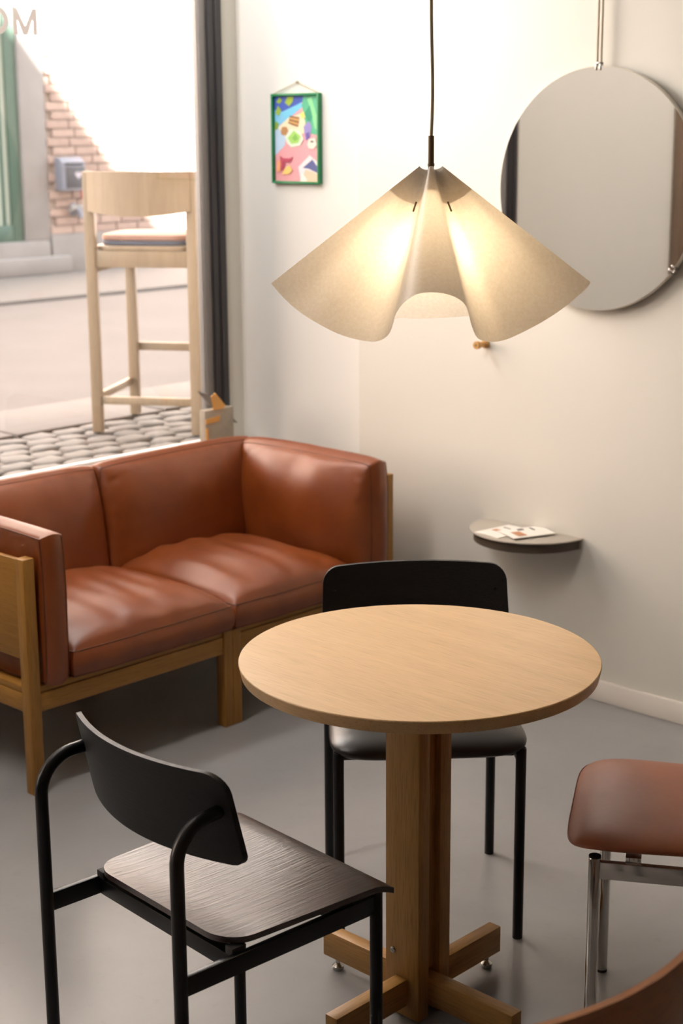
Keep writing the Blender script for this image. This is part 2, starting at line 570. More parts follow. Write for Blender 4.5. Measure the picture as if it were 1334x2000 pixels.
# vinyl letters on the glass, read from the street
for ch in ('O', 'M'):
    bm = bmesh.new()
    if ch == 'M':
        yc = 3.0915
        w, h, t = 0.0455, 0.080, 0.0165
        for o_ in ([(-w, 0), (-w + t, 0), (-w + t, h), (-w, h)], [(w - t, 0), (w, 0), (w, h), (w - t, h)],
                   [(-w + t, h), (-w + t, h - 0.034), (-0.0085, 0), (0.0, 0), (0.0, 0.026)],
                   [(w - t, h), (0.0, 0.026), (0.0, 0), (0.0085, 0), (w - t, h - 0.034)]):
            add_prism(bm, o_, 0, 0.0008)
    else:
        yc = 2.986
        n = 40
        ro = [(0.044 * math.cos(2 * math.pi * k / n), 0.040 + 0.0415 * math.sin(2 * math.pi * k / n)) for k in range(n)]
        ri = [(0.027 * math.cos(2 * math.pi * k / n), 0.040 + 0.0250 * math.sin(2 * math.pi * k / n)) for k in range(n)]
        V = [[bm.verts.new((x, y, z)) for x, y in pts] for pts, z in ((ro, 0), (ro, 0.0008), (ri, 0.0008), (ri, 0))]
        for q in range(4):
            for k in range(n):
                bm.faces.new((V[q][k], V[(q + 1) % 4][k], V[(q + 1) % 4][(k + 1) % n], V[q][(k + 1) % n]))
    o = finish(bm, 'window_letter', vinyl_grey, smooth=0)
    o.matrix_world = Matrix(((0, 0, 1, WX - 0.0055), (1, 0, 0, yc), (0, 1, 0, 2.012), (0, 0, 0, 1)))
    tag(o, 'grey vinyl letter %s on the window glass' % ch, 'letter', 'letters on the window glass')

# ------------------------------------------------------------------ outdoors
G = 0.50            # street level
# unseen street front above the shop, gable outline shaped to shade the street
bm = bmesh.new()
# front built as pieces that leave the shop windows open
x0, x1 = -4.70, -4.625
add_box(bm, (x0, -9, -0.3), (x1, 13.6, G - 0.06))
add_box(bm, (x0, -9, G - 0.06), (x1, Y2a, HEAD))
add_box(bm, (x0, Y2b, G - 0.06), (x1, Y1a, HEAD))
add_box(bm, (x0, 4.5, G - 0.06), (x1, 13.6, HEAD))
b = bmesh.new()
outl = [(-9, HEAD), (-9, 3.4), (0.0, 3.4), (7.2, 12.0), (13.6, 4.55), (13.6, HEAD)]
va = [b.verts.new((x0, y, z)) for y, z in outl]
vb = [b.verts.new((x1 + 0.05, y, z)) for y, z in outl]
b.faces.new(va)
b.faces.new(vb[::-1])
for i in range(6):
    j = (i + 1) % 6
    b.faces.new((va[i], vb[i], vb[j], va[j]))
merge(bm, b)
struct(finish(bm, 'wall_facade', plaster, smooth=0), 'unseen plastered front of the shop building, gable shaped to cast the street shadow', 'wall')

struct(box('floor_road', (-9.87, -12, G - 0.4), (-6.03, 30, G - 0.03), asphalt, bevel=0), 'pale asphalt street outside the window', 'road')

# pavement by the shop: cobbles and slabs are pieces of it
pav = struct(box('floor_pavement', (-6.03, -12, G - 0.4), (-4.355, 30, G - 0.022), joint_mat, bevel=0), 'cobbled pavement right outside the window', 'pavement')


def cobble_mesh(k):
    rnd = random.Random(k)
    bm = bmesh.new()
    n = 9
    ring = []
    for i in range(n):
        a = 2 * math.pi * i / n
        c, s = math.cos(a), math.sin(a)
        q = 1.0 / max(abs(c), abs(s)) * 0.82 + 0.18
        f = q * (0.86 + 0.2 * rnd.random())
        ring.append((0.052 * f * c, 0.066 * f * s))
    lv = [(1.02, -0.03), (1.0, -0.004), (0.9, 0.003), (0.5, 0.006)]
    rr = [[bm.verts.new((x * k2, y * k2, z)) for x, y in ring] for k2, z in lv]
    for a, b2 in zip(rr, rr[1:]):
        for i in range(n):
            bm.faces.new((a[i], a[(i + 1) % n], b2[(i + 1) % n], b2[i]))
    bm.faces.new(rr[-1])
    return bm


cob = [finish(cobble_mesh(i), 'cobblestone', cobble_mat, pav, 50) for i in range(5)]
used = set()
row = 0
x = -5.42
while x < -4.40:
    y = 2.45 + (0.07 if row % 2 else 0.0)
    while y < 5.3:
        k = random.randrange(5)
        z = G - 0.008 + random.uniform(-0.004, 0.004)
        loc = (x + random.uniform(-.006, .006), y + random.uniform(-.008, .008), z)
        rot = (random.uniform(-.05, .05), random.uniform(-.05, .05), random.uniform(-.15, .15) + (math.pi if random.random() < .5 else 0))
        if k not in used:
            used.add(k)
            cob[k].location, cob[k].rotation_euler = loc, rot
        else:
            link_copy(cob[k], pav, loc, rot)
        y += 0.142
    x += 0.112
    row += 1
# kerb and slab strip
sl = None
y = 2.6
while y < 8.2:
    if sl is None:
        sl = box('paving_slab', (-0.262, -0.39, -0.05), (0.262, 0.39, 0.0), slab_mat, pav, 0.008)
        sl.location = (-5.765, y, G)
    else:
        link_copy(sl, pav, (-5.765, y + random.uniform(-.004, .004), G + random.uniform(-.004, .004)))
    y += 0.80
struct(box('floor_pavement_far', (-11.9, -12, G - 0.4), (-9.87, 30, G), slab_mat, bevel=0.01), 'pavement across the street', 'pavement')

# the brick house across the street
HX = -11.58
bm = bmesh.new()
add_box(bm, (HX - 0.4, 8.47, 0.2), (HX - 0.012, 26, 13))
add_box(bm, (HX - 0.4, -10, 0.2), (HX - 0.012, 6.9, 13))
add_box(bm, (HX - 0.4, 6.9, 3.2), (HX - 0.012, 8.47, 13))
house = struct(finish(bm, 'wall_brick_house', brick_far, smooth=0), 'red brick house wall across the street', 'wall')
# the bricks in view, one by one
bk = None
nb = 0
zrow = 0.826
row = 0
while zrow < 2.86 and nb < 300:
    ymax = 10.42
    y = 8.475 + (0.06 if row % 2 else 0.0)
    if row % 2:
        y += 0.0
    while y + 0.23 < ymax and nb < 300:
        loc = (HX - 0.006 + random.uniform(-.002, .002), y + 0.115, zrow + 0.0325)
        if bk is None:
            bk = box('brick', (-0.02, -0.114, -0.0325), (0.02, 0.114, 0.0325), brick_mat, house, 0.003, 1)
            bk.location = loc
        else:
            link_copy(bk, house, loc)
        nb += 1
        y += 0.24
    zrow += 0.0745
    row += 1
pl = struct(box('trim_plinth', (HX - 0.3, 8.47, 0.2), (HX + 0.03, 26, 0.824), stone_grey, bevel=0.01), 'grey stone plinth below the brick house wall', 'plinth')
jm = struct(box('trim_door_jamb', (HX - 0.14, 8.215, 0.78), (HX + 0.01, 8.47, 3.2), stone_grey, bevel=0.01), 'grey stone jamb beside the green street door', 'door jamb')
d = thing('door_2', 'green glazed street door across the road', 'door', (HX - 0.05, 7.6, 0.78))
d['kind'] = 'structure'
box('door_stile', (-0.03, 0.500, 0), (0.03, 0.613, 2.4), door_green, d, 0.004)
box('door_stile', (-0.03, -0.68, 0), (0.03, -0.565, 2.4), door_green, d, 0.004)
box('bottom_rail', (-0.03, -0.565, 0), (0.03, 0.500, 0.14), door_green, d, 0.004)
box('top_rail', (-0.03, -0.565, 2.25), (0.03, 0.500, 2.4), door_green, d, 0.004)
box('glazing_bar', (-0.025, 0.425, 0.14), (0.025, 0.442, 2.25), door_green, d, 0.003)
box('pane', (-0.005, -0.565, 0.14), (0.005, 0.425, 2.25), pane_pale, d, 0)
box('pane', (-0.005, 0.442, 0.14), (0.005, 0.500, 2.25), pane_pale, d, 0)
st = thing('stone_steps', 'two worn grey stone steps up to the green street door', 'steps', (HX, 7.7, G))
box('step', (0.036, -0.9, 0.0), (0.13, 0.90, 0.145), stone_grey, st, 0.012)
box('step', (-0.38, -0.75, 0.0), (0.035, 0.745, 0.279), stone_grey, st, 0.012)

mb = thing('mailbox', 'grey wall mailbox on the brick house across the street', 'mailbox', (HX + 0.012, 8.66, 1.197))
bm = bmesh.new()
add_prism(bm, [(0, 0), (0.11, 0), (0.11, 0.235), (0.06, 0.28), (0, 0.28)], -0.122, 0.122, 0.006)
mbb = finish(bm, 'box_body', mailbox_mat, mb)
mbb.matrix_local = Matrix(((1, 0, 0, 0), (0, 0, 1, 0), (0, 1, 0, 0), (0, 0, 0, 1)))
fl = box('front_flap', (0.11, -0.085, 0.02), (0.118, 0.112, 0.20), mailbox_front, mb, 0.004)
box('letter_slot', (0.108, -0.09, 0.215), (0.114, 0.10, 0.232), rubber, mb, 0.002)
bm = bmesh.new()
hp = []
for i in range(24):
    t = 2 * math.pi * i / 24
    hp.append((0.0022 * 16 * math.sin(t) ** 3, 0.0022 * (13 * math.cos(t) - 5 * math.cos(2 * t) - 2 * math.cos(3 * t) - math.cos(4 * t))))
add_prism(bm, hp, 0, 0.003)
hh = finish(bm, 'emblem', heart_mat, fl)
hh.matrix_local = Matrix(((0, 0, 1, 0.118), (1, 0, 0, 0.04), (0, 1, 0, 0.13), (0, 0, 0, 1)))

tp = thing('wall_tap', 'small grey pipe fitting on the brick wall below the mailbox', 'tap', (HX + 0.012, 8.72, 1.03))
tube('pipe', [(0, 0, 0), (0.07, 0, 0), (0.10, 0, -0.02), (0.11, 0, -0.07)], 0.022, mailbox_mat, tp, 12)
tube('valve', [(0.05, -0.07, 0.01), (0.05, 0.09, 0.01)], 0.030, stone_grey, tp, 12)
bm = bmesh.new()
add_lathe(bm, [(0.055, 0), (0.055, 0.012), (0.03, 0.02)], 20)
fg = finish(bm, 'wall_flange', mailbox_mat, tp)
fg.rotation_euler = (0, R(90), 0)
bm = bmesh.new()
add_prism(bm, [(-0.05, -0.09), (0.04, -0.10), (0.06, -0.02), (0.05, 0.08), (-0.02, 0.10), (-0.06, 0.03)], 0, 0.002)
o = finish(bm, 'torn_sticker', sticker_red)
o.matrix_world = Matrix(((0, 0, 1, HX + 0.016), (1, 0, 0, 8.86), (0, 1, 0, 1.205), (0, 0, 0, 1)))
tag(o, 'torn faded red sticker on the brick wall beside the mailbox', 'sticker')

# ------------------------------------------------------------------ bar stool on the pavement
def bar_stool():
    a = R(33)
    t = thing('bar_stool', 'pale wooden bar stool standing on the cobbles outside the window', 'bar stool', (-5.28, 4.06, G), a)
    # local: x along the back, y away from the window
    w, dp = 0.425, 0.44
    H = 1.06
    pw = 0.021

    def post(x0, y0, x1, y1, z1, nm):
        bm = bmesh.new()
        add_box(bm, (-pw, -pw * 0.9, 0), (pw, pw * 0.9, z1), 0.004)
        for v in bm.verts:
            f = v.co.z / z1
            v.co.x += x0 + (x1 - x0) * f
            v.co.y += y0 + (y1 - y0) * f
        return finish(bm, nm, pale_oak, t)

    post(0, 0, 0, 0, H, 'back_leg')
    post(w, 0, w, 0, H, 'back_leg')
    post(0.02, dp, 0.04, dp - 0.06, 0.72, 'front_leg')
    post(w - 0.02, dp, w - 0.04, dp - 0.06, 0.72, 'front_leg')
    # curved back board
    bm = bmesh.new()
    n = 12
    rows = []
    for i in range(n + 1):
        u = i / n
        x = 0.0 + w * u
        yy = -0.015 + 0.05 * 4 * u * (1 - u) * -1 + 0.0
        low = 0.885 + 0.018 * (1 - 4 * u * (1 - u))
        rows.append([bm.verts.new((x, yy - 0.01, low)), bm.verts.new((x, yy - 0.01, H)), bm.verts.new((x, yy + 0.012, H)), bm.verts.new((x, yy + 0.012, low))])
    for p0, p1 in zip(rows, rows[1:]):
        for k in range(4):
            bm.faces.new((p0[k], p0[(k + 1) % 4], p1[(k + 1) % 4], p1[k]))
    bm.faces.new(rows[0][::-1])
    bm.faces.new(rows[-1])
    finish(bm, 'backrest', pale_oak, t, 40)
    box('seat_rail', (pw, -0.012, 0.68), (w - pw, 0.012, 0.745), pale_oak, t)
    box('seat_rail', (pw, dp - 0.08, 0.66), (w - pw, dp - 0.05, 0.72), pale_oak, t)
    box('seat_rail', (0.0, pw, 0.66), (0.025, dp - 0.06, 0.72), pale_oak, t)
    box('seat_rail', (w - 0.025, pw, 0.66), (w, dp - 0.06, 0.72), pale_oak, t)
    bm = bmesh.new()
    add_prism(bm, rounded_rect(w / 2 - 0.0, -dp / 2 + 0.01, dp / 2, 0.09, 0.12, w / 2 + 0.01), 0.745, 0.765, 0.005)
    o = finish(bm, 'seat', pale_oak, t)
    o.location = (w / 2, dp / 2 - 0.02, 0)
    for nm, z0, z1, mm in (('seat_cushion', 0.765, 0.785, cushion_blue), ('cushion_top', 0.785, 0.808, cushion_rose)):
        bm = bmesh.new()
        add_prism(bm, rounded_rect(w / 2 - 0.02, -dp / 2 + 0.03, dp / 2 - 0.02, 0.09, 0.12, w / 2 - 0.01), z0, z1, 0.008)
        o = finish(bm, nm, mm, t)
        o.location = (w / 2, dp / 2 - 0.02, 0)
    box('foot_rail', (pw, -0.011, 0.118), (w - pw, 0.011, 0.15), pale_oak, t)
    box('foot_rail', (0.045, dp - 0.02, 0.285), (w - 0.045, dp + 0.002, 0.32), pale_oak, t)
    box('foot_rail', (-0.002, pw, 0.135), (0.02, dp - 0.01, 0.165), pale_oak, t)
    box('foot_rail', (w - 0.02, pw, 0.135), (w + 0.002, dp - 0.01, 0.165), pale_oak, t)


bar_stool()

# ------------------------------------------------------------------ folded lantern on the sill
ln_mat = simple('lantern_card', (168, 158, 142), rough=0.7, var=0.08, var_scale=20, bump=0.2)
fin_mat = simple('lantern_fin', (140, 132, 126), rough=0.5)
amber = simple('amber_glow', (226, 166, 84), rough=0.35)  # amber patches with their glow painted into the colour
ln = thing('folded_lantern', 'beige folded card lantern with painted amber glow by the window corner', 'lantern', (-4.2, 3.748, 0.60))
box('body', (-0.012, -0.067, 0.0), (0.02, 0.067, 0.165), ln_mat, ln, 0.003)
bm = bmesh.new()


def tri_plate(pts, th, nm, mm):
    bm = bmesh.new()
    add_prism(bm, pts, -th / 2, th / 2)
    o = finish(bm, nm, mm, ln)
    return o


for pts, xx, nm, mm in (([(-0.108, 0.242), (-0.055, 0.222), (-0.03, 0.185), (-0.045, 0.18)], 0.024, 'fin', fin_mat),
                        ([(0.062, 0.135), (0.104, 0.098), (0.062, 0.105)], 0.0, 'fin', fin_mat),
                        ([(-0.045, 0.215), (-0.025, 0.225), (0.022, 0.175), (0.01, 0.165), (-0.035, 0.166)], 0.027, 'glow_flap', amber),
                        ([(-0.067, 0.118), (-0.005, 0.122), (0.0, 0.142), (-0.067, 0.135)], 0.023, 'glow_panel', amber),
                        ([(-0.067, 0.02), (-0.058, 0.02), (-0.058, 0.10), (-0.067, 0.105)], 0.0225, 'glow_panel', amber)):
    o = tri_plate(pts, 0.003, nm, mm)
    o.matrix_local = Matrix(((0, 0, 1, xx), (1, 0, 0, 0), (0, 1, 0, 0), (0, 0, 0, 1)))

# ------------------------------------------------------------------ sofa
def cushion_bm(L, Wd, T, crown_top, crown_bot, seed, nu=44, nv=44, corner=0.05, bulge=0.012, folds=(6, 22), fold_amp=0.004, ruffle=0.0, soft=0.5):
    """boxed cushion: length x, width y, thickness z, domed faces, gathered seams"""
    bm = bmesh.new()
    a, b, h = L / 2, Wd / 2, T / 2

    def plan(u, v):
        wob = 1 + 0.010 * noise.noise(Vector((a * u * 7 + seed * 2.3, b * v * 7, seed * 0.7))) * max(abs(u), abs(v)) ** 4
        return a * u * wob * math.sqrt(1 - corner * v ** 4), b * v * wob * math.sqrt(1 - corner * u ** 4)

    def dome(u, v, crown, sgn):
        m = (1 - abs(u) ** 2.6) * (1 - abs(v) ** 2.6)
        m = max(0.0, m)
        e = m ** soft
        x, y = plan(u, v)
        n1 = noise.noise(Vector((x * folds[0] + seed * 3.1, y * folds[1], seed)))
        n2 = noise.noise(Vector((x * 5 + seed, y * 5, seed * 1.7)))
        edge = (1 - m)
        z = crown * e + fold_amp * n1 * min(1, m * 3) + 0.5 * fold_amp * n2 * min(1, 3 * m)
        if ruffle:
            rr = noise.noise(Vector((x * 42 + seed, y * 42, seed * 5.0)))
            z += ruffle * rr * max(0, 1 - abs(m - 0.12) / 0.12)
        return (x, y, sgn * (h + z))

    top, bot = [], []
    for i in range(nu + 1):
        u = -math.cos(math.pi * i / nu) * 0.35 + (2 * i / nu - 1) * 0.65
        rt_, rb_ = [], []
        for j in range(nv + 1):
            v = -math.cos(math.pi * j / nv) * 0.35 + (2 * j / nv - 1) * 0.65
            rt_.append(bm.verts.new(dome(u, v, crown_top, 1)))
            rb_.append(bm.verts.new(dome(u, v, crown_bot, -1)))
        top.append(rt_)
        bot.append(rb_)
    for g, fl_ in ((top, False), (bot, True)):
        for i in range(nu):
            for j in range(nv):
                q = (g[i][j], g[i + 1][j], g[i + 1][j + 1], g[i][j + 1])
                bm.faces.new(q[::-1] if fl_ else q)
    # rim loop order
    idx = [(i, 0) for i in range(nu)] + [(nu, j) for j in range(nv)] + [(i, nv) for i in range(nu, 0, -1)] + [(0, j) for j in range(nv, 0, -1)]
    loops = [[top[i][j] for i, j in idx]]
    ns = 6
    for s in range(1, ns):
        f = s / ns
        lp = []
        for i, j in idx:
            pt, pb = top[i][j].co, bot[i][j].co
            q = pt.lerp(pb, f)
            n = Vector((q.x / a ** 2, q.y / b ** 2, 0))
            n = Vector((math.copysign(abs(q.x / a) ** 8, q.x), math.copysign(abs(q.y / b) ** 8, q.y), 0))
            if n.length > 0:
                n.normalize()
            wv = noise.noise(Vector((q.x * 14 + seed, q.y * 14, q.z * 6)))
            q = q + n * (bulge * math.sin(math.pi * f) + 0.0015 * wv)
            lp.append(bm.verts.new(q))
        loops.append(lp)
    loops.append([bot[i][j] for i, j in idx])
    N = len(idx)
    for l0, l1 in zip(loops, loops[1:]):
        for k in range(N):
            bm.faces.new((l0[k], l1[k], l1[(k + 1) % N], l0[(k + 1) % N]))
    rim_t = [v.co.copy() for v in loops[0]]
    rim_b = [v.co.copy() for v in loops[-1]]
    return bm, rim_t, rim_b


def closed_tube(bm, pts, rad, n=8):
    N = len(pts)
    rings = []
    for i, p in enumerate(pts):
        t = (pts[(i + 1) % N] - pts[i - 1]).normalized()
        x = t.cross(Vector((0, 0, 1))).normalized()
        y = x.cross(t)
        rings.append([bm.verts.new(p + (x * math.cos(2 * math.pi * k / n) + y * math.sin(2 * math.pi * k / n)) * rad) for k in range(n)])
    for i in range(N):
        a, b = rings[i], rings[(i + 1) % N]
        for k in range(n):
            bm.faces.new((a[k], a[(k + 1) % n], b[(k + 1) % n], b[k]))


def cushion(name, parent, mat4, pipe=0.0019, **kw):
    bm, rt_, rb_ = cushion_bm(**kw)
    o = finish(bm, name, cognac, parent, 60)
    o.matrix_local = mat4
    for rim in (rt_, rb_):
        b = bmesh.new()
        closed_tube(b, rim, pipe)
        finish(b, 'piping', cognac_seam, o, 60)
    return o


def axes(xa, ya, za, loc):
    xa, ya, za = Vector(xa), Vector(ya), Vector(za)
    m = Matrix((xa, ya, za)).transposed().to_4x4()
    m.translation = Vector(loc)
    return m


SF = thing('sofa', 'cognac brown leather two-seat sofa with honey oak frame under the window', 'sofa', (-3.72, 3.03, 0))
sx, sy = -3.72, 3.03
FX, BX = -3.352, -4.09      # front and back of the frame
YL, YR, YM = 2.315, 3.742, 3.035
PW = 0.036


def sbox(name, lo, hi, mat, parent=SF, bevel=0.002):
    return box(name, (lo[0] - sx, lo[1] - sy, lo[2]), (hi[0] - sx, hi[1] - sy, hi[2]), mat, parent, bevel)


for (x0, x1) in ((FX - PW, FX), (BX, BX + PW)):
    top = 0.651
    sbox('post', (x0, YL, 0), (x1, YL + PW, top), honey_z)
    sbox('post', (x0, YR - PW, 0), (x1, YR, top), honey_z)
    tm = 0.295 if x1 == FX else top
    sbox('leg', (x0, YM - 0.0335, 0), (x1, YM - 0.0005, tm), honey_z)
    sbox('leg', (x0, YM + 0.0005, 0), (x1, YM + 0.0335, tm), honey_z)
    for (ya, yb) in ((YL + PW, YM - 0.0335), (YM + 0.0335, YR - PW)):
        xm = (x0 + x1) / 2
        sbox('rail', (xm - 0.014, ya, 0.228), (xm + 0.014, yb, 0.279), honey_y)
        sbox('rail_lip', (xm - 0.013, ya, 0.281), (xm + 0.011, yb, 0.299), honey_y)
for (y0, y1) in ((YL, YL + PW), (YR - PW, YR)):
    ym = (y0 + y1) / 2
    sbox('rail', (BX + PW, ym - 0.014, 0.228), (FX - PW, ym + 0.014, 0.279), honey_x)
    sbox('rail_lip', (BX + PW, ym - 0.012, 0.281), (FX - PW, ym + 0.012, 0.299), honey_x)
    sbox('arm_panel', (BX + PW, ym - 0.008, 0.372), (FX - PW, ym + 0.008, 0.645), honey_x)
for (ya, yb) in ((YL + PW, YM - 0.0335), (YM + 0.0335, YR - PW)):
    sbox('back_panel', (BX + 0.010, ya, 0.372), (BX + 0.026, yb, 0.645), honey_y)
    sbox('seat_deck', (BX + PW, ya - 0.01, 0.262), (FX - PW, yb + 0.01, 0.290), honey_y)

# cushions (positions relative to the sofa origin)
def rel(x, y, z):
    return (x - sx, y - sy, z)


# seat cushions: x local = world Y (width), y local = depth from back to front (+X)
ARM_T = 0.10
for i, (ya, yb, sd) in enumerate(((2.452, 3.030, 1.0), (3.040, 3.56, 2.0))):
    xf, xb = FX + 0.012, -3.92
    cushion('seat_cushion', SF, axes((0, 1, 0), (-1, 0, 0), (0, 0, 1), rel((xf + xb) / 2, (ya + yb) / 2, 0.336)),
            L=yb - ya, Wd=xf - xb, T=0.070, crown_top=0.080, crown_bot=-0.002, seed=sd, folds=(15, 3.2), fold_amp=0.011, corner=0.03, bulge=0.012, soft=0.46)
# back cushions: x local = world Y, y local = up, z local = towards the front (+X)
for i, (ya, yb, sd) in enumerate(((2.36, 3.020, 3.0), (3.022, 3.690, 4.0))):
    zb, zt = 0.30, 0.700
    tl_ = R(7)
    ax_up = Vector((-math.sin(tl_), 0, math.cos(tl_)))
    ax_fr = Vector((math.cos(tl_), 0, math.sin(tl_)))
    cushion('back_cushion', SF, axes((0, 1, 0), ax_up, ax_fr, rel(-3.955, (ya + yb) / 2, (zb + zt) / 2)),
            L=yb - ya, Wd=zt - zb, T=0.066, crown_top=0.074, crown_bot=0.006, seed=sd, folds=(8, 6), fold_amp=0.008, ruffle=0.007, corner=0.07, bulge=0.014, soft=0.52)
# right arm cushion: x local = depth, y local = up, z local = towards the seat (-Y)
cushion('arm_cushion', SF, axes((1, 0, 0), (0, 0, 1), (0, -1, 0), rel(-3.632, 3.655, 0.502)),
        L=0.60, Wd=0.405, T=0.074, crown_top=0.078, crown_bot=0.002, seed=5.0, folds=(9, 6), fold_amp=0.009, ruffle=0.008, corner=0.07, bulge=0.016, soft=0.52)
cushion('arm_cushion', SF, axes((-1, 0, 0), (0, 0, 1), (0, 1, 0), rel(-3.640, 2.402, 0.500)),
        L=0.60, Wd=0.405, T=0.072, crown_top=0.030, crown_bot=0.006, seed=6.0, folds=(24, 6), fold_amp=0.004, ruffle=0.003, corner=0.05, bulge=0.014)

# ------------------------------------------------------------------ round table
TC = Vector((-1.9186, 2.2165, 0))
TB = thing('round_table', 'round pale oak pedestal table in the middle of the chairs', 'table', TC)
TR, TH = 0.3457, 0.745
bm = bmesh.new()
add_lathe(bm, [(0.0001, TH - 0.025), (TR - 0.006, TH - 0.025), (TR - 0.0045, TH - 0.0242), (TR, TH - 0.0025), (TR - 0.0006, TH - 0.0008), (TR - 0.002, TH), (0.0001, TH)], 128, False)
bmesh.ops.remove_doubles(bm, verts=bm.verts[:], dist=0.0005)
finish(bm, 'tabletop', oak_top, TB, 25)
pt, ph = 0.032, 0.0435
box('column_board', (-ph, -0.048, 0.003), (ph, -0.048 + pt, 0.6995), oak_z, TB, 0.002)
box('column_board', (-ph, 0.048 - pt, 0.003), (ph, 0.048, 0.6995), oak_z, TB, 0.002)
box('column_core', (-ph + 0.012, -0.0158, 0.10), (ph - 0.012, 0.0158, 0.6995), honey_z, TB, 0.001)
box('base_beam', (-0.250, -0.0155, 0.030), (0.250, 0.0155, 0.088), oak_x, TB, 0.002)
bb = box('base_beam', (-0.0155, -0.250, 0.030), (0.0155, -0.0485, 0.088), oak_y, TB, 0.002)
bb = box('base_beam', (-0.0155, 0.0485, 0.030), (0.0155, 0.250, 0.088), oak_y, TB, 0.002)
box('support_beam', (-0.294, -0.02, 0.700), (0.294, 0.02, TH - 0.0252), oak_x, TB, 0.003)
box('support_beam', (-0.02, -0.298, 0.700), (0.02, -0.0205, TH - 0.0252), oak_y, TB, 0.003)
box('support_beam', (-0.02, 0.0205, 0.700), (0.02, 0.294, TH - 0.0252), oak_y, TB, 0.003)
gl0 = None
for dx, dy in ((-0.222, 0), (0.222, 0), (0, -0.222), (0, 0.222)):
    if gl0 is None:
        bm = bmesh.new()
        add_lathe(bm, [(0.011, 0.0), (0.0125, 0.003), (0.0125, 0.009), (0.007, 0.014), (0.005, 0.016), (0.005, 0.032)], 24)
        gl0 = finish(bm, 'levelling_foot', steel, TB)
        gl0.location = (dx, dy, 0)
    else:
        link_copy(gl0, TB, (dx, dy, 0))
bm = bmesh.new()
add_lathe(bm, [(0.0065, 0), (0.0065, 0.003), (0.005, 0.0042), (0.0025, 0.0042), (0.002, 0.003), (0, 0.003)], 20)
bo = finish(bm, 'bolt', steel, TB)
bo.matrix_local = Matrix(((1, 0, 0, -0.022), (0, 0, -1, -0.048), (0, 1, 0, 0.140), (0, 0, 0, 1)))
link_copy(bo, TB).matrix_local = Matrix(((1, 0, 0, 0.022), (0, 0, 1, 0.048), (0, -1, 0, 0.140), (0, 0, 0, 1)))

